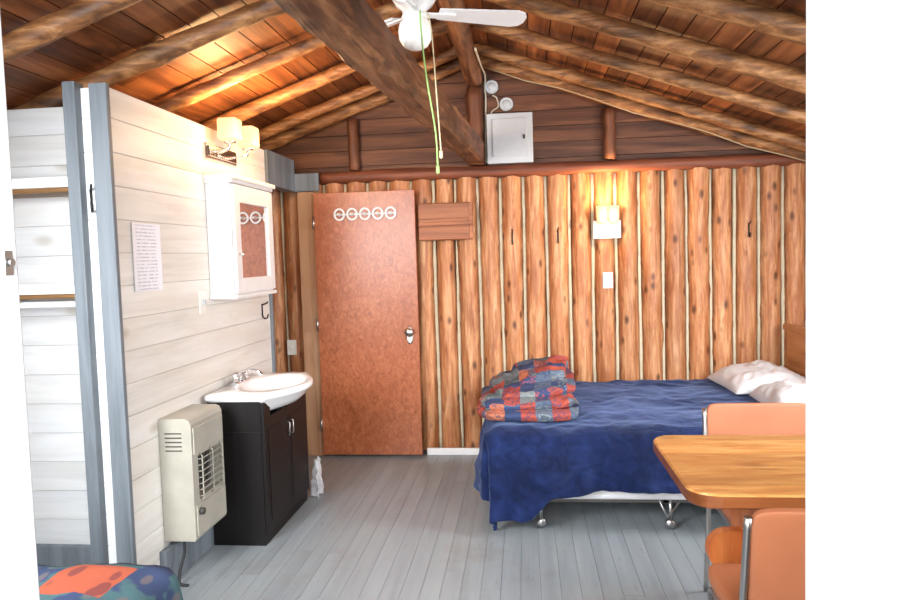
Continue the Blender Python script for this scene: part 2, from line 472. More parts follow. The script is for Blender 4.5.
fin('ceiling', bm, ['deck', 'dark'], kind='structure', label='sloped brown plank roof deck', org=(RX, 0, RZ))

# rafters
def log_between(p0, p1, r, n=40, seed=0, seg=14, wob=.018):
    bm = N(); p0, p1 = Vector(p0), Vector(p1); pts = []; rs = []
    for j in range(n+1):
        t = j/n; p = p0.lerp(p1, t)
        p += Vector((0, wob*noise.noise(Vector((seed, t*3, 0))), wob*.6*noise.noise(Vector((seed, t*3, 5)))))
        kn = max(0, noise.noise(Vector((seed*4.1, t*16, 2)))-.3)
        pts.append(p); rs.append(r*(1+.18*noise.noise(Vector((seed*2.3, t*8, 1)))+.6*kn))
    tube(bm, pts, rs, seg)
    for v_ in bm.verts: v_.co += Vector((0, 1, 1))*.007*noise.noise(v_.co*16)
    return bm
ry = [1.35, 1.95, 2.55, 3.12, 3.68, 4.24, 4.8, 5.10]
for i, yy in enumerate(ry):
    for sgn in (-1, 1):
        xe = XL+.02 if sgn < 0 else XR-.02
        off = .062
        p0 = (xe, yy+random.uniform(-.04, .04), roofz(xe)-off-.004); p1 = (RX+sgn*.03, yy, RZ-off-.012)
        bm = log_between(p0, p1, .043+random.uniform(-.006, .005), seed=i*2+sgn)
        fin('rafter', bm, 'rafter', label='peeled log rafter under the sloped plank roof', cat='rafter', group='log roof rafters')
bm = log_between((RX, .7, RZ-.20), (RX, YB+.0, RZ-.20), .06, seed=40)
fin('ridge_pole', bm, 'beam', label='dark log ridge pole running under the roof peak', cat='roof beam')
bm = N()
n = 110; rings = []
for j in range(n+1):
    t = j/n; y = .75+(YB-.02-.75)*t; cx = -.66+(.33)*t; hw = .067+.008*noise.noise(Vector((t*30, 0, 0)))
    zb = 2.145+.010*noise.noise(Vector((t*26, 3, 0)))
    c = .018+.016*noise.noise(Vector((t*36, 8, 0)))
    notch = .018 if (abs(t-.62) < .012 or abs(t-.4) < .010) else 0
    ring = [(cx-hw+c, zb), (cx, zb-.003), (cx+hw-c-notch, zb), (cx+hw-notch, zb+c), (cx+hw+.006*noise.noise(Vector((t*34, 1, 4))), zb+.07), (cx+hw, zb+.15), (cx-hw, zb+.15), (cx-hw, zb+c)]
    rings.append([bm.verts.new((a, y, b_)) for a, b_ in ring])
for j in range(n):
    for q in range(8): bm.faces.new((rings[j][q], rings[j][(q+1) % 8], rings[j+1][(q+1) % 8], rings[j+1][q]))
bm.faces.new(rings[0]); bm.faces.new(rings[-1])
fin('ceiling_beam', bm, 'beam', label='hewn square brown timber beam spanning the room', cat='beam')
bm = log_between((-1.55, YB-.03, 2.085), (XR, YB-.03, 2.085), .045, 30, seed=50)
fin('wall_plate', bm, 'plate', label='reddish brown log plate capping the log wall', cat='beam')
for (x_, r, zt) in ((RX, .062, RZ-.265), (-1.24, .04, roofz(-1.24)-.12), (.63, .045, roofz(.63)-.12)):
    bm = N(); tube(bm, [(x_+.004*math.sin(j*1.7), YB-.045 if x_ == RX else YB-.03, 2.135+(zt-2.135)*j/8) for j in range(9)], [r*(1+.06*math.sin(j*2.1)) for j in range(9)], 14)
    fin('gable_post', bm, 'post', label='dark upright log post against the gable boards', cat='post', group='gable posts')

# ------------------------------------------------------------------ partition (left)
bm = N()
yE = 4.5
abox(bm, PX-.07, PX-.006, 2.78, yE-.01, 0, TOP-.005, 0, 1)
z = 0; bh = .139
while z < TOP-.01:
    z1 = min(z+bh, TOP)
    abox(bm, PX-.022, PX, 2.76, yE, z+.0008, z1-.0008, .0022, 0, seg=1); z = z1
abox(bm, PX-.075, PX-.005, yE, 5.10, 1.99, TOP, 0, 1)
fin('wall_left', bm, ['whitey', 'seam'], kind='structure', label='whitewashed horizontal board partition', org=(PX, 0, 0))
bm = N()
z = 0
while z < TOP-.01:
    z1 = min(z+bh, TOP)
    abox(bm, -1.800, -1.752, 2.755, 2.78, z+.0008, z1-.0008, .002, 0, seg=1)
    abox(bm, XL, -1.82, 3.05, 3.075, z+.0008, z1-.0008, .0025, 0, seg=1); z = z1
abox(bm, -1.85, -1.755, 2.76, 3.09, 0, TOP-.004, 0, 1)
abox(bm, XL, -1.82, 3.056, 3.1, 0, TOP-.004, 0, 1)
fin('wall_alcove', bm, ['whitex', 'seam'], kind='structure', label='whitewashed horizontal board alcove wall', org=(-2.2, 3.05, 0))
def struct_box(name, bnds, m, lab, bev=.004):
    bm = N(); abox(bm, *bnds, bev, 0); return fin(name, bm, m, kind='structure', label=lab)
struct_box('trim_1', (-1.751, PX+.006, 2.735, 2.762, 0, TOP+.012), 'grey', 'grey painted corner board')
struct_box('trim_2', (-1.853, -1.799, 2.715, 2.782, 0, TOP+.02), 'grey', 'grey painted upright board')
struct_box('trim_3', (PX-.002, PX+.02, yE-.0, 5.048, 1.985, TOP+.004), 'grey', 'grey painted board over the doorway')
struct_box('trim_9', (PX-.002, -1.485, 5.048, 5.072, 1.985, 2.115), 'grey', 'grey painted header board end')
struct_box('trim_4', (PX-.08, PX+.016, yE-.03, yE+.005, 0, 1.985), 'grey', 'grey painted doorway casing')
struct_box('baseboard_left', (PX, PX+.032, 2.95, 4.44, 0, .17), 'grey', 'grey painted baseboard')
struct_box('baseboard_alcove', (XL, -1.855, 3.02, 3.05, 0, .16), 'grey', 'grey painted baseboard')
struct_box('baseboard_back', (-.75, XR, YB-.10, YB-.075, 0, .05), 'white', 'white painted baseboard')
bm = N(); abox(bm, PX+.02, -1.53, 5.075, 5.12, 0, 1.984, .006); fin('trim_5', bm, 'jambwood', kind='structure', label='raw wood door casing')
for zz in (1.82, 1.36):
    bm = N(); abox(bm, XL+.02, -1.857, 2.86, 3.045, zz-.02, zz+.02, .004, 0); abox(bm, XL+.02, -1.857, 2.84, 2.86, zz+.0, zz+.045, .003, 1)
    fin('alcove_shelf', bm, ['wshelf', 'white'], label='brown stained wooden shelf board with white lip', cat='shelf', group='alcove shelves')
bm = N(); tube(bm, [(XL+.01, 2.83, 1.315), (-1.857, 2.83, 1.315)], .014, 12)
fin('clothes_rod', bm, 'white', label='white painted round clothes rod below the shelf', cat='clothes rod')

struct_box('wall_outer_left', (XL-.08, XL, YF, YB+.1, 0, roofz(XL)), 'whitey', 'whitewashed side wall', 0)
struct_box('wall_right', (XR, XR+.08, YF, YB+.1, 0, roofz(XR)), 'whitey', 'whitewashed side wall', 0)
bm = N()
JL, JR = -.533, .263
abox(bm, XL, JL-.03, YF, YF+.07, 0, 2.1); abox(bm, JR+.03, XR, YF, YF+.07, 0, 2.1)
abox(bm, JL-.03, JR+.03, YF, YF+.07, 2.06, 2.1)
vs = [bm.verts.new(p) for p in ((XL, YF+.03, 2.1), (XR, YF+.03, 2.1), (RX, YF+.03, RZ+.02))]; bm.faces.new(vs)
fin('wall_front', bm, 'jamb', kind='structure', label='white painted wall around the entrance', org=(0, YF, 0))
for nm, bn in (('trim_8', (JL-.035, JL, YF-.08, YF+.072, 0, 2.06)), ('trim_6', (JR, JR+.035, YF-.0, YF+.072, 0, 2.06)), ('trim_7', (JR+.004, JR+.12, YF-.03, YF+.0, 0, 2.12))):
    struct_box(nm, bn, 'jamb', 'white painted entrance jamb', .003)
bm = N(); abox(bm, JL, JL+.002, .670, .682, 1.465, 1.49, .0008); tube(bm, [(JL+.002, .676, 1.478), (JL+.006, .676, 1.478)], .004, 10)
fin('strike_plate', bm, 'steel', label='small steel strike plate on the white entrance jamb', cat='strike plate')

# ------------------------------------------------------------------ door leaf
dr = root('door', (-1.15, 5.06, 0), 'reddish brown plywood interior door standing open against the log wall', 'door')
bm = N(); abox(bm, -1.525, -.775, 5.035, 5.07, .02, 1.965, .003)
fin('panel', bm, 'door', dr)
bm = N(); lathe(bm, [(.026, 0), (.026, -.004), (.022, -.008)], (-.84, 5.035, .91), 'Y', 24, scale=(1, 2.6))
fin('lock_plate', bm, 'steel', dr, label='oval steel lock plate')
bm = N(); lathe(bm, [(.012, 0), (.012, -.02), (.028, -.026), (.032, -.034), (.024, -.044), (.002, -.047)], (-.84, 5.027, .935), 'Y', 24)
fin('knob', bm, 'steel', dr, label='round steel knob')
for zz in (.25, 1.0, 1.75):
    bm = N(); tube(bm, [(-1.528, 5.027, zz-.045), (-1.528, 5.027, zz+.045)], .008, 8)
    fin('hinge', bm, 'steel', dr)
cr = root('coat_rack', (-1.14, 5.02, 1.8), 'white metal coat rack with five round hooks on the door', 'coat rack')
bm = N(); abox(bm, -1.365, -.915, 5.027, 5.034, 1.797, 1.808, .002)
fin('rail', bm, 'white', cr)
for i in range(5):
    xx = -1.33+i*.095
    bm = N()
    tube(bm, [(xx+.036*math.cos(a), 5.022, 1.803+.040*math.sin(a)) for a in [2*PI*k/20 for k in range(21)]], .008, 6, caps=False)
    lathe(bm, [(.014, 0), (.012, -.008), (.006, -.014), (.006, -.04), (.011, -.047), (.002, -.053)], (xx, 5.027, 1.803), 'Y', 14)
    fin('hook', bm, 'white', cr)

bm = N()
abox(bm, -.755, -.36, 5.075, 5.11, 1.595, 1.865, .004)
abox(bm, -.755, -.36, 5.06, 5.077, 1.60, 1.69, .004); abox(bm, -.755, -.36, 5.045, 5.077, 1.70, 1.725, .004)
abox(bm, -.755, -.36, 5.06, 5.077, 1.75, 1.86, .004); abox(bm, -.385, -.36, 5.055, 5.077, 1.6, 1.86, .003)
fin('wooden_wall_rack', bm, wood('rack_wood', srgb(104, 56, 32), srgb(156, 94, 58), srgb(184, 120, 78), 'X', 12, .5, .3, .2), label='brown board rack fixed to the logs beside the door', cat='wall rack')

def hook(p, ax, lab):
    bm = N(); dv = Vector(ax); q = Vector(p)
    tube(bm, [q+Vector((0, 0, .045)), q+Vector((0, 0, -.03))], .005, 8)
    tube(bm, [q+Vector((0, 0, .04)), q+dv*.03+Vector((0, 0, .05)), q+dv*.04+Vector((0, 0, .06))], .005, 8)
    tube(bm, [q+Vector((0, 0, -.03)), q+dv*.015+Vector((0, 0, -.05)), q+dv*.03+Vector((0, 0, -.045)), q+dv*.04+Vector((0, 0, -.02))], .005, 8)
    fin('coat_hook', bm, 'black', label=lab, cat='hook')
hook((-1.776, 2.750, 1.75), (.6, -.8, 0), 'black iron coat hook on the whitewashed end board')
hook((PX+.004, 4.33, 1.16), (1, 0, 0), 'black iron coat hook on the whitewashed boards near the doorway')
for xx in (-.08, .25, 1.58): hook((xx, YB-.060, 1.60), (0, -1, 0), 'black iron coat hook on a peeled log')
def wswitch(p, axis, lab):
    r_ = root('light_switch', p, lab, 'light switch'); x_, y_, z_ = p
    bm = N()
    if axis == 'X': abox(bm, x_, x_+.008, y_-.036, y_+.036, z_-.058, z_+.058, .003)
    else: abox(bm, x_-.036, x_+.036, y_-.008, y_, z_-.058, z_+.058, .003)
    fin('plate', bm, 'plastic', r_)
    bm = N()
    if axis == 'X': abox(bm, x_+.008, x_+.022, y_-.008, y_+.008, z_-.012, z_+.018, .002)
    else: abox(bm, x_-.006, x_+.006, y_-.02, y_-.008, z_-.008, z_+.014, .002)
    fin('toggle', bm, 'plastic' if axis == 'Y' else 'panelgrey', r_)
wswitch((PX, 3.50, 1.27), 'X', 'white plastic light switch on the whitewashed boards')
wswitch((.60, YB-.055, 1.27), 'Y', 'white plastic light switch on the log wall')
wswitch((-1.77, YB-.055, .82), 'Y', 'white plastic switch beyond the doorway')

bm = N()
n = 6; g = []
for i in range(n+1):
    g.append([bm.verts.new((PX+.001+.006*(abs(i/n-.5)*2)**3, 2.865+.235*i/n, z_)) for z_ in (1.36, 1.45, 1.56, 1.66)])
for i in range(n):
    for j in range(3): bm.faces.new((g[i][j], g[i+1][j], g[i+1][j+1], g[i][j+1]))
fin('paper_notice', bm, 'paper', label='white printed paper notice pinned on whitewashed boards', cat='notice')

# ------------------------------------------------------------------ wall lamps
def add_light(rt, p, e, col=(1, .60, .27), r=.03):
    l = D.lights.new('lamp_bulb_or_fill', 'POINT'); l.energy = e; l.color = col; l.shadow_soft_size = r
    o = D.objects.new('lamp_bulb_or_fill', l); COL.objects.link(o)
    o.parent = rt; o.location = Vector(p)-wloc(rt)
wl = root('wall_lamp', (PX, 3.83, 2.08), 'lit chrome wall lamp with two square glass shades on partition', 'wall lamp')
bm = N(); abox(bm, PX, PX+.02, 3.60, 4.0, 2.035, 2.12, .008)
abox(bm, PX+.02, PX+.028, 3.62, 3.98, 2.05, 2.105, .003)
fin('back_plate', bm, 'chrome', wl)
for yy in (3.68, 3.93):
    bm = N(); tube(bm, [(PX+.02, yy, 2.08), (PX+.07, yy, 2.075), (PX+.11, yy, 2.09), (PX+.12, yy, 2.13)], .009, 10); lathe(bm, [(.015, 0), (.035, .006), (.035, .014), (.01, .016)], (PX+.12, yy, 2.115), 'Z', 20)
    fin('arm', bm, 'chrome', wl)
    bm = N(); cx = PX+.12
    abox(bm, cx-.052, cx+.052, yy-.052, yy+.052, 2.132, 2.25, .014, 0, seg=3)
    dele = [f for f in bm.faces if f.calc_center_median().z > 2.249 and f.normal.z > .9]
    bmesh.ops.delete(bm, geom=dele, context='FACES')
    fin('shade', bm, 'shade', wl, smooth=True)
    add_light(wl, (cx, yy, 2.235), 22)
add_light(wl, (PX+.30, 3.6, 2.15), 8)  # added fill out from the partition, no bulb here
add_light(wl, (PX+.30, 4.02, 2.15), 8)  # second added fill point, likewise without a bulb
bl = root('wall_lamp', (.597, YB-.04, 1.66), 'lit wall lamp with round glass shades on the log wall', 'wall lamp')
bm = N(); abox(bm, .50, .695, YB-.085, YB-.055, 1.57, 1.70, .006); fin('back_plate', bm, 'white', bl)
for xx in (.557, .638):
    bm = N(); tube(bm, [(xx, YB-.085, 1.64), (xx, YB-.12, 1.64), (xx, YB-.14, 1.67)], .006, 8)
    fin('arm', bm, 'white', bl)
    bm = N(); lathe(bm, [(.018, 0), (.034, .012), (.039, .05), (.040, .13), (.037, .13), (.036, .05), (.03, .014)], (xx, YB-.14, 1.67), 'Z', 20)
    fin('shade', bm, 'shade', bl)
    add_light(bl, (xx, YB-.14, 1.785), 9)
add_light(bl, (.60, YB-.28, 1.72), 8)  # added fill in front of the shades to widen the glow, no bulb

# ------------------------------------------------------------------ gable fittings
eb = root('fuse_box', (-.08, 5.17, 2.13), 'light grey metal fuse box with closed door on gable boards', 'fuse box')
bm = N(); abox(bm, -.245, .085, 5.11, 5.215, 2.135, 2.49, .006); fin('box', bm, 'panelgrey', eb)
bm = N(); abox(bm, -.205, .045, 5.098, 5.11, 2.18, 2.45, .005); fin('door', bm, 'panelgrey', eb)
bm = N(); abox(bm, .015, .03, 5.09, 5.098, 2.30, 2.33, .002); fin('latch', bm, 'heater_dark', eb)
for (xx, zz, lab) in ((-.205, 2.70, 'round white junction cover with cable on the gable boards'), (-.10, 2.57, 'round white smoke alarm on the gable boards')):
    bm = N(); lathe(bm, [(.05, 0), (.05, -.02), (.044, -.03), (.043, -.026), (.03, -.026), (.028, -.034), (.002, -.034)], (xx, 5.215, zz), 'Y', 24); fin('smoke_alarm' if zz < 2.6 else 'junction_cover', bm, 'panelgrey', label=lab, cat='smoke alarm' if zz < 2.6 else 'junction box')
bm = N()
tube(bm, smooth_pts([(-.262, 4.3, 2.72), (-.255, 4.7, 2.735), (-.255, 4.98, 2.77), (-.25, 5.12, 2.78), (-.25, 5.19, 2.75), (-.255, 5.2, 2.68), (-.25, 5.2, 2.62), (-.256, 5.2, 2.45), (-.258, 5.2, 2.25), (-.257, 5.17, 2.15)]), .007, 8)
fin('electrical_cable', bm, 'cable', label='cream electrical cable from ridge pole down beside the fuse box', cat='cable')
bm = N()
tube(bm, smooth_pts([(-.2, 5.205, 2.64), (-.17, 5.205, 2.62), (-.16, 5.205, 2.56), (-.20, 5.205, 2.53), (-.22, 5.205, 2.50)]), .005, 8)
fin('electrical_cable', bm, 'cable', label='cream cable looping between junction cover and fuse box', cat='cable')
bm = N()
tube(bm, [(-.22+ i*.25, 5.02, roofz(-.22+i*.25)-.122-.012*math.sin(i*2)) for i in range(10)], .0045, 6)
fin('electrical_cable', bm, 'cable2', label='thin tan cable stapled along the sloping roof rafter', cat='cable')

# ------------------------------------------------------------------ ceiling fan
FX, FY = -.42, 2.9
cf = root('ceiling_fan', (FX, FY, 2.86), 'white ceiling fan with frosted globe light and pull cords', 'ceiling fan')
bm = N(); lathe(bm, [(.06, 2.72), (.06, 2.70), (.02, 2.68), (.012, 2.67), (.012, 2.60), (.02, 2.59)], (FX, FY, 0), 'Z', 24); fin('downrod', bm, 'white', cf)
bm = N(); lathe(bm, [(.02, 2.60), (.07, 2.585), (.09, 2.555), (.09, 2.525), (.075, 2.50), (.05, 2.48), (.05, 2.462), (.055, 2.452), (.0, 2.45)], (FX, FY, 0), 'Z', 32); fin('motor_housing', bm, 'white', cf)
bm = N(); lathe(bm, [(.045, 2.453), (.05, 2.445), (.064, 2.425), (.070, 2.395), (.067, 2.365), (.05, 2.337), (.03, 2.325), (.001, 2.322)], (FX, FY, 0), 'Z', 32); fin('globe', bm, 'globe', cf)
for a in (21, 141, 261):
    R = Matrix.Translation((FX, FY, 2.472)) @ rotz(math.radians(a)) @ Matrix.Rotation(math.radians(-11), 4, 'X')
    bm = N()
    L0, L1, wd = .10, .48, .06
    P_ = [(L0, -.038), (L1-.05, -wd), (L1-.015, -wd*.8), (L1, -wd*.35), (L1, wd*.35), (L1-.015, wd*.8), (L1-.05, wd), (L0, .038)]
    t0 = [bm.verts.new(R @ Vector((x_, y_, .004))) for x_, y_ in P_]; t1 = [bm.verts.new(R @ Vector((x_, y_, -.004))) for x_, y_ in P_]
    bm.faces.new(t0); bm.faces.new(t1[::-1])
    for q in range(len(P_)): bm.faces.new((t0[q], t1[q], t1[(q+1) % len(P_)], t0[(q+1) % len(P_)]))
    fin('blade', bm, 'white', cf)
    bm = N(); abox(bm, .045, .17, -.018, .018, -.012, -.004, .003, mat=R); fin('blade_bracket', bm, 'white', cf)
bm = N(); tube(bm, smooth_pts([(FX+.03, FY-.05, 2.46), (FX+.035, FY-.085, 2.38), (FX+.05, FY-.085, 2.2), (FX+.08, FY-.08, 1.98), (FX+.085, FY-.08, 1.84)]), .0035, 6); lathe(bm, [(.001, .0), (.007, .005), (.007, .03), (.002, .035)], (FX+.085, FY-.08, 1.805), 'Z', 10)
fin('pull_cord', bm, 'cordgreen', cf, label='bright green pull cord')
bm = N(); tube(bm, smooth_pts([(FX+.05, FY-.04, 2.46), (FX+.075, FY-.08, 2.38), (FX+.09, FY-.08, 2.1), (FX+.10, FY-.08, 1.90)]), .003, 6); lathe(bm, [(.001, .0), (.007, .005), (.007, .03), (.002, .035)], (FX+.10, FY-.08, 1.865), 'Z', 10)
fin('pull_cord', bm, 'cordtan', cf, label='tan pull cord')

# ------------------------------------------------------------------ medicine cabinet
CY0, CY1, CZ0, CZ1, CX = 3.60, 4.19, 1.27, 1.90, PX+.135
mc = root('medicine_cabinet', (PX, (CY0+CY1)/2, CZ0), 'white wooden medicine cabinet with mirrored door on the partition', 'medicine cabinet')
bm = N(); abox(bm, PX+.002, CX, CY0, CY1, CZ0+.03, CZ1, .003); abox(bm, PX+.002, CX+.02, CY0-.012, CY1+.012, CZ1, CZ1+.02, .006); abox(bm, PX+.002, CX+.035, CY0-.025, CY1+.025, CZ1+.018, CZ1+.045, .008)
abox(bm, PX+.002, CX+.02, CY0-.012, CY1+.012, CZ0+.01, CZ0+.032, .006)
fin('body', bm, 'white', mc)
bm = N(); fw = .085
abox(bm, CX+.002, CX+.02, CY0+.01, CY0+fw, CZ0+.04, CZ1-.008, .003); abox(bm, CX+.002, CX+.02, CY1-fw, CY1-.01, CZ0+.04, CZ1-.008, .003)
abox(bm, CX+.002, CX+.02, CY0+fw, CY1-fw, CZ0+.04, CZ0+.12, .003); abox(bm, CX+.002, CX+.02, CY0+fw, CY1-fw, CZ1-.10, CZ1-.008, .003)
dd = fin('door', bm, 'white', mc)
bm = N(); abox(bm, CX+.004, CX+.010, CY0+fw-.004, CY1-fw+.004, CZ0+.115, CZ1-.095, 0)
for v_ in bm.verts:
    v_.co.x += (v_.co.y-(CY0+CY1)/2)*-.012
fin('mirror', bm, 'mirror', dd)
bm = N(); lathe(bm, [(.006, 0), (.006, .012), (.012, .018), (.012, .026), (.001, .03)], (CX+.02, CY0+.045, CZ0+.25), 'X', 14); fin('knob', bm, 'chrome', dd)

# ------------------------------------------------------------------ vanity
VY0, VY1, VX0, VX1 = 3.43, 4.13, PX+.034, -1.345
vn = root('vanity_cabinet', ((VX0+VX1)/2, (VY0+VY1)/2, 0), 'espresso dark vanity cabinet with white ceramic basin against the partition', 'bathroom vanity')
mid = (VY0+VY1)/2
bm = N(); abox(bm, VX0, VX1-.02, VY0, VY1, .0, .60, .002)
abox(bm, VX0, VX1-.02, VY0, VY0+.018, .60, .757, .001); abox(bm, VX0, VX1-.02, VY1-.018, VY1, .60, .757, .001)
fin('body', bm, 'espresso', vn)
for sd, a, b_, hy in ((-1, VY0+.003, mid-.002, mid-.03), (1, mid+.002, VY1-.003, mid+.03)):
    bm = N(); abox(bm, VX1-.02, VX1-.002, a, b_, .07, .662, .003)
    if sd < 0: abox(bm, VX1-.02, VX1-.002, a, a+.09, .655, .752, .001)
    else: abox(bm, VX1-.02, VX1-.002, b_-.09, b_, .655, .752, .001)
    w_ = .05
    abox(bm, VX1-.002, VX1+.001, a+w_, b_-w_, .12, .60, .001)
    d_ = fin('door', bm, 'espresso', vn)
    bm = N(); tube(bm, [(VX1, hy, .50), (VX1+.022, hy, .505), (VX1+.022, hy, .575), (VX1, hy, .58)], .003, 8); fin('handle', bm, 'steel', d_)
DZ = -.026
SY0, SY1, SX0, SX1 = 3.42, 4.14, PX+.026, -1.335
cy = (SY0+SY1)/2
BU = .128
def outline(bulge, inset, wid=.34):
    pts = []
    x0, x1, y0, y1 = SX0+(0 if inset == 0 else min(inset, .06)), SX1-inset, SY0+inset, SY1-inset
    n = 14
    for i in range(n): pts.append((x0+(x1-x0)*i/n, y0))
    m_ = 30
    for i in range(m_):
        y = y0+(y1-y0)*i/m_; t = (y-cy)/wid
        bb = bulge*(math.cos(t*PI/2)**1.0 if abs(t) < 1 else 0)
        pts.append((x1+bb, y))
    for i in range(n): pts.append((x1-(x1-x0)*i/n, y1))
    for i in range(m_): pts.append((x0, y1-(y1-y0)*i/m_))
    return pts
bx, by, ra, rb = -1.412, cy, .168, .25
o0 = outline(BU, 0)
def ell(sc):
    o_ = []
    for (x_, y_) in o0:
        a = math.atan2((y_-by)/rb, (x_-bx)/ra); o_.append((bx+ra*sc*math.cos(a), by+rb*sc*math.sin(a)))
    return o_
layers = [(outline(.0, .09, .22), .690), (outline(.05, .06, .24), .70), (outline(.09, .045, .27), .716), (outline(.114, .03, .31), .748), (outline(.126, .012), .785), (outline(.128, .002), .792), (o0, .80), (outline(BU, .0), .815), (outline(BU-.003, .006), .822),
          (ell(1.04), .824), (ell(.97), .812), (ell(.9), .79), (ell(.76), .76), (ell(.5), .742), (ell(.12), .738)]
bm = N(); rg = [[bm.verts.new((x_, y_, z_+DZ)) for x_, y_ in pts] for pts, z_ in layers]
for i in range(len(rg)-1):
    n = len(rg[i])
    for q in range(n):
        f = bm.faces.new((rg[i][q], rg[i][(q+1) % n], rg[i+1][(q+1) % n], rg[i+1][q])); f.smooth = True
bm.faces.new(rg[-1]); bm.faces.new(rg[0][::-1])
fin('basin', bm, 'ceramic', vn, label='white ceramic basin')
bm = N()
fx = PX+.07; fz = DZ
abox(bm, fx-.022, fx+.022, cy-.09, cy+.09, .822+fz, .836+fz, .006)
for s_ in (-1, 1):
    lathe(bm, [(.019, 0), (.016, .025), (.019, .035), (.001, .042)], (fx, cy+s_*.07, .834+fz), 'Z', 16)
    tube(bm, [(fx, cy+s_*.07, .868+fz), (fx+.02, cy+s_*.115, .88+fz)], [.008, .006], 8)
tube(bm, smooth_pts([(fx, cy, .834+fz), (fx, cy, .865+fz), (fx+.02, cy, .885+fz), (fx+.07, cy, .89+fz), (fx+.11, cy, .88+fz), (fx+.125, cy, .862+fz)], 4), .012, 12)
fin('faucet', bm, 'chrome', vn, label='chrome two-handle faucet')

# limp white cloth beside the vanity
bm = N(); n1, n2 = 26, 30; G = []
for i in range(n1+1):
    row = []
    for j in range(n2+1):
        u, t = i/n1, j/n2
        wv_ = .035+.03*t
        x_ = -1.322+.024*math.sin(u*9+t*2)*(.4+t)+.02*noise.noise(Vector((u*5, t*5, 0))); y_ = 4.205+(u-.5)*2*wv_*1.1+.012*math.sin(t*9)
        z_ = .235-.227*t+.025*noise.noise(Vector((u*4, t*3, 2)))*(1-t)
        z_ = max(z_, .004); row.append(bm.verts.new((x_, y_, z_)))
    G.append(row)
for i in range(n1):
    for j in range(n2):
        f = bm.faces.new((G[i][j], G[i+1][j], G[i+1][j+1], G[i][j+1])); f.smooth = True
o = fin('cleaning_cloth', bm, 'pillow', label='limp crumpled white cloth on the floor beside the vanity', cat='cloth')
md = o.modifiers.new('s', 'SOLIDIFY'); md.thickness = .006

# ------------------------------------------------------------------ wall heater
hx1, hy0, hy1, hz0, hz1 = PX+.155, 3.0, 3.33, .20, .77
ht = root('gas_wall_heater', (PX, 3.17, hz0), 'beige enamel gas wall heater with dark grille on the partition', 'heater')
def extr(bm, prof, y0, y1, mi=0):
    a_ = [bm.verts.new((x_, y0, z_)) for x_, z_ in prof]; c_ = [bm.verts.new((x_, y1, z_)) for x_, z_ in prof]
    fs = [bm.faces.new(a_), bm.faces.new(c_[::-1])]
    for q in range(len(prof)): fs.append(bm.faces.new((a_[q], c_[q], c_[(q+1) % len(prof)], a_[(q+1) % len(prof)])))
    setm(fs, mi)
bm = N()
gz0, gz1 = hz0+.18, hz0+.385
gy0, gy1 = hy0+.055, hy1-.03
bk_ = PX+.085
extr(bm, [(PX+.002, hz0), (hx1-.006, hz0), (hx1, hz0+.01), (hx1, gz0), (PX+.002, gz0)], hy0, hy1)
extr(bm, [(PX+.002, gz1), (hx1, gz1), (hx1, hz1-.03), (hx1-.01, hz1-.008), (hx1-.03, hz1), (PX+.002, hz1)], hy0, hy1)
abox(bm, PX+.002, bk_, hy0, hy1, gz0, gz1)
abox(bm, bk_, hx1, hy0, gy0, gz0, gz1); abox(bm, bk_, hx1, gy1, hy1, gz0, gz1)
abox(bm, hx1, hx1+.008, hy0+.012, hy1-.012, hz0+.02, gz0-.02, .003); abox(bm, hx1, hx1+.008, hy0+.012, hy1-.012, gz1+.015, hz1-.045, .003)
fin('casing', bm, 'heater', ht)
bm = N(); abox(bm, bk_+.001, bk_+.006, gy0, gy1, gz0, gz1)
for q in range(5): abox(bm, bk_+.006, bk_+.02, gy0+.01+q*.048, gy0+.035+q*.048, gz0+.03, gz1-.02, .003)
fin('burner', bm, 'heater_dark', ht)
bm = N()
for q in range(7): tube(bm, [(hx1-.002, gy0, gz0+.015+q*.029), (hx1+.014, gy0+.012, gz0+.015+q*.029), (hx1+.014, gy1-.012, gz0+.015+q*.029), (hx1-.002, gy1, gz0+.015+q*.029)], .0025, 6)
for yy in (gy0+.015, (gy0+gy1)/2, gy1-.015): tube(bm, [(hx1-.002, yy, gz0-.012), (hx1+.014, yy, gz0+.003), (hx1+.014, yy, gz1-.003), (hx1-.002, yy, gz1+.012)], .0035, 6)
fin('wire_guard', bm, 'heater', ht)
bm = N()
for q in range(5): abox(bm, PX+.03, PX+.11, hy0-.003, hy0, hz0+.42+q*.02, hz0+.426+q*.02, .001)
fin('side_vent', bm, 'heater_dark', ht)
bm = N(); lathe(bm, [(.016, 0), (.016, .018), (.001, .02)], (hx1+.008, hy0+.04, hz0+.13), 'X', 16)
fin('control_knob', bm, 'heater_dark', ht)
bm = N(); tube(bm, smooth_pts([(PX+.08, 3.03, hz0+.01), (PX+.085, 3.02, .14), (PX+.075, 2.99, .07), (PX+.08, 2.97, .014), (PX+.12, 2.97, .008)], 4), .007, 8); fin('cord', bm, 'black', ht, label='black cord')

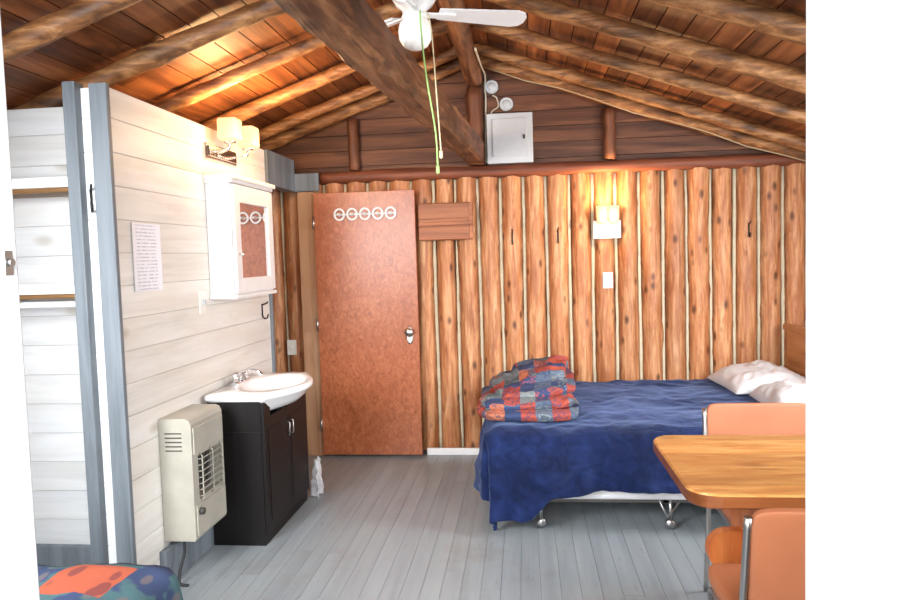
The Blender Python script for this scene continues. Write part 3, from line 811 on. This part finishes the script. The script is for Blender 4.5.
# ------------------------------------------------------------------ main bed
BX0, BX1, BY0, BY1, BT = -.20, 1.76, 3.66, 5.02, .52
bd = root('bed', ((BX0+BX1)/2, (BY0+BY1)/2, 0), 'double bed on metal caster frame with wooden headboard', 'bed')
bm = N()
for yy in (BY0+.05, BY1-.07): abox(bm, BX0+.02, BX1, yy, yy+.03, .145, .168, .002)
for xx in (BX0+.05, .7, BX1-.06): abox(bm, xx, xx+.03, BY0+.05, BY1-.04, .145, .165, .002)
fin('frame', bm, 'darksteel', bd)
for (xx, yy) in ((.06, BY0+.06), (.74, BY0+.06), (1.6, BY0+.06), (.06, BY1-.1), (.74, BY1-.1), (1.6, BY1-.1)):
    bm = N(); tube(bm, [(xx, yy, .16), (xx, yy, .05)], .012, 10)
    lathe(bm, [(.003, -.012), (.026, -.012), (.028, 0), (.026, .012), (.003, .012)], (xx, yy, .028), 'Y', 18)
    if abs(xx-.74) < .01: tube(bm, [(xx-.06, yy-.01, .16), (xx-.02, yy-.01, .07), (xx+.05, yy-.01, .16)], .008, 8)
    fin('leg', bm, 'steel', bd, label='metal leg with caster wheel')
bm = N(); abox(bm, BX0+.01, BX1, BY0+.01, BY1, .165, .34, .035, seg=3); fin('box_spring', bm, 'sheet', bd, smooth=True)
bm = N(); abox(bm, BX0, BX1, BY0, BY1, .335, BT-.008, .045, seg=4); fin('mattress', bm, 'sheet', bd, smooth=True)
bm = N(); abox(bm, BX1+.015, BX1+.05, BY0, BY1, .25, .92, .008); abox(bm, BX1+.01, BX1+.06, BY0-.02, BY1+.02, .90, .945, .008)
for yy in (BY0, BY1-.05): abox(bm, BX1+.012, BX1+.056, yy, yy+.05, 0, .9, .006)
fin('headboard', bm, wood('headboard_wood', srgb(128, 80, 46), srgb(172, 118, 74), srgb(196, 144, 98), 'Y', 12), bd, label='brown wooden headboard')

def sstep(a, b_, t):
    t = max(0, min(1, (t-a)/(b_-a))); return t*t*(3-2*t)
bm = N(); nx, ny = 150, 120
s0, s1 = BX0-.36, 1.62
G = []
for i in range(nx+1):
    row = []
    s_ = s0+(s1-s0)*i/nx
    hang = .30+.17*(1-sstep(-.04, .14, s_))+.012*math.sin(s_*9)
    t0_, t1_ = BY0-hang, BY1+.02
    for j in range(ny+1):
        t = t0_+(t1_-t0_)*j/ny
        dx = max(0, BX0-s_); dy = max(0, BY0-t)
        d = math.hypot(dx, dy)
        de = max(dx, dy)+.22*min(dx, dy)
        V3 = Vector((s_*2.6, t*2.6, 0))
        wr = 1-2*abs(noise.noise(Vector((s_*3.2+.6*noise.noise(V3), t*3.2, 5))))
        wr2 = 1-2*abs(noise.noise(Vector((s_*7, t*7+noise.noise(V3), 9))))
        nz_ = noise.noise(V3)*.014+max(0, wr)*.014+max(0, wr2)*.009
        if d <= 0:
            e = min(s_-BX0, t-BY0); rd = .07
            x_, y_, z_ = s_, t, BT+.010+nz_-(.020*(1-min(e, rd)/rd)**2)
        else:
            ux, uy = -dx/d, -dy/d
            rip = (.026*math.sin((s_*13 if dy > dx else t*12)+3*noise.noise(Vector((s_*2, t*2, 7))))+.02*wr2)*min(1, d/.18)
            flare = .025+.035*min(1, d/.4)+rip
            if dx > 0 and dy > 0: flare -= .035*min(1, min(dx, dy)/.1)
            rdn = .06*min(1, min(dx, dy)/.15)
            x_ = max(s_, BX0)+ux*flare+rdn*.7; y_ = max(t, BY0)+uy*flare+rdn*.4; z_ = BT-.01-de*.97+nz_
            if z_ < .02:
                ex = .02-z_; z_ = .014+.012*abs(math.sin(s_*30+t*20)); x_ += ux*ex*.2; y_ += uy*ex*.2
        row.append(bm.verts.new((x_, y_, z_)))
    G.append(row)
for i in range(nx):
    for j in range(ny):
        f = bm.faces.new((G[i][j], G[i+1][j], G[i+1][j+1], G[i][j+1])); f.smooth = True
bk = fin('blanket', bm, 'velvet', label='navy blue plush blanket spread over the double bed', cat='blanket')
md = bk.modifiers.new('s', 'SOLIDIFY'); md.thickness = .012; md.offset = 1

def pillow(c, a, b_, h, rot, lab, grp, m='pillow', seed=0):
    bm = N(); n = 34; top = []; bot = []
    for i in range(n+1):
        rt_, rb_ = [], []
        for j in range(n+1):
            u, v_ = -1+2*i/n, -1+2*j/n
            k = (max(0, 1-abs(u)**3.2)**.55)*(max(0, 1-abs(v_)**3.2)**.55)
            pin = 1-.07*(1-abs(u))*abs(v_)**2; pin2 = 1-.07*(1-abs(v_))*abs(u)**2
            nn = 1+.35*noise.noise(Vector((u*1.6+seed, v_*1.6, 0)))+.22*(1-2*abs(noise.noise(Vector((u*3+seed, v_*3, 4)))))
            p = Vector((u*a*pin2, v_*b_*pin, 0)); up = Vector((0, 0, h*k*nn))
            rt_.append(bm.verts.new(c+rot @ (p+up)))
            rb_.append(rt_[-1] if i in (0, n) or j in (0, n) else bm.verts.new(c+rot @ (p-Vector((0, 0, h*k*.4)))))
        top.append(rt_); bot.append(rb_)
    for i in range(n):
        for j in range(n):
            f = bm.faces.new((top[i][j], top[i+1][j], top[i+1][j+1], top[i][j+1])); f.smooth = True
            try:
                f = bm.faces.new((bot[i][j], bot[i][j+1], bot[i+1][j+1], bot[i+1][j])); f.smooth = True
            except ValueError: pass
    fin('pillow', bm, m, label=lab, cat='pillow', group=grp)
E3 = lambda x_, y_, z_: (Matrix.Rotation(z_, 3, 'Z') @ Matrix.Rotation(y_, 3, 'Y') @ Matrix.Rotation(x_, 3, 'X'))
pillow(Vector((1.49, 4.68, .605)), .24, .30, .09, E3(0, -.08, .05), 'pale rumpled pillow at the head of the bed', 'bed pillows')
pillow(Vector((1.53, 4.05, .605)), .21, .30, .09, E3(0, -.09, -.03), 'pale rumpled pillow at the head of the bed', 'bed pillows', seed=4)

# folded quilt : flat folded layers stepping up
bm = N()
for q, (cx, cyy, cz, a, b_, h, rx, ry_, rz) in enumerate([(-.005, 4.17, .576, .285, .38, .034, .0, 0, .04), (.0, 4.21, .630, .275, .36, .034, .02, -.05, -.03), (.035, 4.28, .685, .24, .32, .036, .05, -.12, .06), (.085, 4.38, .735, .175, .26, .04, .08, -.16, -.10)]):
    superell(bm, (cx, cyy, cz), a, b_, h, .7, .38, 110, 40, .04, 5.0, rot=E3(rx, ry_, rz), seed=q+21, amp2=.018)
fin('folded_quilt', bm, 'quilt', label='folded patchwork comforter in blue, orange and red on the bed', cat='quilt')

# ------------------------------------------------------------------ near-left bed
LX0, LX1, LY0, LY1, LT = XL+.06, -1.25, 1.25, 2.20, .44
lb = root('bed', ((LX0+LX1)/2, (LY0+LY1)/2, 0), 'single bed covered with a patchwork quilt beside the alcove', 'bed')
bm = N(); abox(bm, LX0, LX1, LY0, LY1, .12, .25, .01); fin('frame', bm, 'wshelf', lb)
for xx in (LX0+.03, LX1-.09):
    for yy in (LY0+.03, LY1-.09):
        bm = N(); abox(bm, xx, xx+.06, yy, yy+.06, 0, .13, .004); fin('leg', bm, 'wshelf', lb)
bm = N(); abox(bm, LX0+.01, LX1-.01, LY0+.01, LY1-.01, .25, LT-.02, .04, seg=3); fin('mattress', bm, 'sheet', lb, smooth=True)
bm = N(); nx, ny = 90, 70; G = []
s0, s1, t0_, t1_ = LX0, LX1+.25, LY0-.2, LY1+.2
for i in range(nx+1):
    row = []
    for j in range(ny+1):
        s_ = s0+(s1-s0)*i/nx; t = t0_+(t1_-t0_)*j/ny
        dx = max(0, s_-LX1); dy = LY0-t if t < LY0 else (t-LY1 if t > LY1 else 0); sy = -1 if t < LY0 else 1
        d = math.hypot(dx, dy); nn = noise.noise(Vector((s_*4, t*4, 1)))*.02+.010*(1-2*abs(noise.noise(Vector((s_*6, t*6, 3)))))
        e = min(LX1-s_, LY1-t)
        if d <= 0: x_, y_, z_ = s_, t, LT+.02+nn-.04*(1-min(max(e, 0), .16)/.16)**2
        else:
            ux, uy = dx/d, sy*dy/d; fl = .03+.03*min(1, d/.2)
            x_ = min(s_, LX1)+ux*fl; y_ = min(max(t, LY0), LY1)+uy*fl; z_ = LT-d+nn-.02
        row.append(bm.verts.new((x_, y_, z_)))
    G.append(row)
for i in range(nx):
    for j in range(ny):
        f = bm.faces.new((G[i][j], G[i+1][j], G[i+1][j+1], G[i][j+1])); f.smooth = True
q_ = fin('quilt', bm, 'quilt2', label='patchwork quilt in slate blue and orange on the single bed', cat='quilt', org=(LX1, LY1, LT-.2))
md = q_.modifiers.new('s', 'SOLIDIFY'); md.thickness = .02; md.offset = 1

# ------------------------------------------------------------------ table
TX0, TX1, TY0, TY1, TZ = .475, 1.75, 2.085, 2.78, .75
tb = root('dining_table', ((TX0+TX1)/2, (TY0+TY1)/2, 0), 'varnished honey pine trestle dining table with rounded corners', 'table')
bm = N(); rr_ = .09
nb = 8; pw = (TY1-TY0)/nb
def xl_at(y):
    e = min(y-TY0, TY1-y)
    return TX0+(rr_-math.sqrt(max(0, rr_**2-(rr_-e)**2)) if e < rr_ else 0)
for q in range(nb):
    ya, yb = TY0+pw*q, TY0+pw*(q+1); ys = [ya+(yb-ya)*k/8 for k in range(9)]
    L = [(xl_at(y), y) for y in ys]; Rr = [(TX0+TX1-xl_at(y), y) for y in ys]
    loop = L[::-1]+Rr
    zs = [(TZ-.045, -.006), (TZ-.039, 0), (TZ-.006, 0), (TZ, -.006)]
    rg = []
    for z_, off in zs:
        ring = []
        for (x_, y_) in loop:
            xx = x_+(-off if x_ < (TX0+TX1)/2 else off)
            yy = y_
            if q == 0: yy = max(yy, TY0-off)
            if q == nb-1: yy = min(yy, TY1+off)
            ring.append(bm.verts.new((xx, yy, z_)))
        rg.append(ring)
    n = len(loop)
    for a in range(3):
        for k in range(n):
            f = bm.faces.new((rg[a][k], rg[a][(k+1) % n], rg[a+1][(k+1) % n], rg[a+1][k])); f.material_index = 1 if a < 2 else 0
    bm.faces.new(rg[0]); bm.faces.new(rg[-1])
fin('table_top', bm, ['tabletop', 'tableedge'], tb)
cyt = (TY0+TY1)/2
def extx(bm, prof, x0, x1):
    a_ = [bm.verts.new((x0, cyt+p, z_)) for p, z_ in prof]; c_ = [bm.verts.new((x1, cyt+p, z_)) for p, z_ in prof]
    bm.faces.new(a_); bm.faces.new(c_[::-1])
    for q in range(len(prof)): bm.faces.new((a_[q], c_[q], c_[(q+1) % len(prof)], a_[(q+1) % len(prof)]))
for xx in (.74, 1.45):
    bm = N()
    half = [(.09, .12), (.075, .2), (.085, .28), (.12, .35), (.13, .42), (.11, .50), (.12, .58), (.18, .64), (.2, .705)]
    extx(bm, [(-p, z_) for p, z_ in half]+[(p, z_) for p, z_ in half[::-1]], xx-.022, xx+.022)
    fin('trestle', bm, 'trestle', tb)
    bm = N()
    half = [(.17, .02), (.19, 0), (.25, 0), (.265, .03), (.25, .07), (.20, .095), (.15, .10), (.10, .125)]
    extx(bm, [(-p, z_) for p, z_ in half]+[(p, z_) for p, z_ in half[::-1]], xx-.034, xx+.034)
    fin('foot', bm, 'trestle', tb)
bm = N(); pr = []
ca = .675; zc = .44; rr0 = .072
for q in range(13):
    a = PI/2+PI*q/12; pr.append((ca+rr0*math.cos(a), zc+rr0*math.sin(a)))
ca2 = 1.515
for q in range(13):
    a = -PI/2+PI*q/12; pr.append((ca2+rr0*math.cos(a), zc+rr0*math.sin(a)))
a_ = [bm.verts.new((x_, cyt-.022, z_)) for x_, z_ in pr]; c_ = [bm.verts.new((x_, cyt+.022, z_)) for x_, z_ in pr]
bm.faces.new(a_); bm.faces.new(c_[::-1])
for q in range(len(pr)): bm.faces.new((a_[q], c_[q], c_[(q+1) % len(pr)], a_[(q+1) % len(pr)]))
fin('stretcher', bm, 'trestle', tb)

# ------------------------------------------------------------------ chairs
def chair(name_lab, cx, cyc, ang_):
    R = Matrix.Translation((cx, cyc, 0)) @ rotz(ang_)
    rt = root('dining_chair', (cx, cyc, 0), name_lab, 'chair', group='vinyl dining chairs')
    T = lambda x_, y_, z_: R @ Vector((x_, y_, z_))
    R3 = rotz(ang_).to_3x3()
    bm = N(); superell(bm, T(0, .0, .455), .215, .21, .03, .3, .16, 72, 16, rot=R3); fin('seat', bm, 'vinyl', rt)
    bm = N(); rb3 = R3 @ Matrix.Rotation(.10, 3, 'X')
    superell(bm, T(0, -.235, .655), .215, .016, .165, .16, .35, 64, 28, rot=rb3); fin('backrest', bm, 'vinyl', rt)
    for sx in (-1, 1):
        bm = N(); tube(bm, smooth_pts([T(sx*.222, -.250, .80), T(sx*.224, -.225, .62), T(sx*.224, -.19, .44), T(sx*.222, -.20, .34), T(sx*.222, -.25, .0)], 4), .0105, 10); fin('rear_leg', bm, 'steel', rt, label='steel tube leg')
        bm = N(); tube(bm, [T(sx*.203, -.19, .415), T(sx*.203, .16, .415), T(sx*.203, .185, .40), T(sx*.21, .21, .0)], .0105, 10); fin('front_leg', bm, 'steel', rt, label='steel tube leg')
    return rt
chair('orange vinyl steel-legged dining chair, back turned beside the table', .765, 2.03, 0)
chair('orange vinyl steel-legged dining chair between table and bed', .970, 2.78, PI)

# ------------------------------------------------------------------ lights
def area(name, loc, target, sx, sy, e, col, spread=180):
    l = D.lights.new(name, 'AREA'); l.shape = 'RECTANGLE'; l.size = sx; l.size_y = sy; l.energy = e; l.color = col; l.spread = math.radians(spread)
    o = D.objects.new(name, l); o.location = loc
    o.rotation_euler = (Vector(target)-Vector(loc)).to_track_quat('-Z', 'Y').to_euler(); COL.objects.link(o)
CW = (.95, .975, 1)
area('daylight_entrance', (0, -1.3, 2.0), (-.1, 3, .8), 2.6, 2.2, 280, CW)
area('fill_light_right', (2.2, 3.3, 1.45), (-.6, 4.6, .9), 1.1, .9, 60, CW, 140)  # added side fill inside the right wall, which has no window
area('fill_light_front', (-1.6, .75, 1.7), (-.2, 4.4, .5), 1.1, 1.0, 74, CW, 110)  # added left fill just inside the front wall, no window there
area('fill_light_front', (1.6, .75, 1.75), (.2, 4.5, .5), 1.2, .9, 50, CW, 100)  # added right fill just inside the front wall, no window there
w_ = D.worlds.new('world'); scene.world = w_; w_.use_nodes = True
w_.node_tree.nodes['Background'].inputs[0].default_value = (.95, .97, 1, 1); w_.node_tree.nodes['Background'].inputs[1].default_value = .95

# ------------------------------------------------------------------ camera
a, p, ro = math.radians(6.1), math.radians(3.5), math.radians(1.7)
R_ = Vector((math.cos(a), math.sin(a), 0)); fh = Vector((-math.sin(a), math.cos(a), 0)); Zv = Vector((0, 0, 1))
F_ = fh*math.cos(p)-Zv*math.sin(p); U_ = Zv*math.cos(p)+fh*math.sin(p)
CR = R_*math.cos(ro)-U_*math.sin(ro); CU = U_*math.cos(ro)+R_*math.sin(ro)
mtx = Matrix((CR, CU, -F_)).transposed().to_4x4(); mtx.translation = (0, 0, 1.47)
cam = D.cameras.new('camera'); cam.lens = 28; cam.sensor_width = 36; cam.clip_start = .02
co = D.objects.new('camera', cam); co.matrix_world = mtx; COL.objects.link(co); scene.camera = co
try:
    scene.view_settings.view_transform = 'Standard'; scene.view_settings.look = 'None'
except Exception: pass
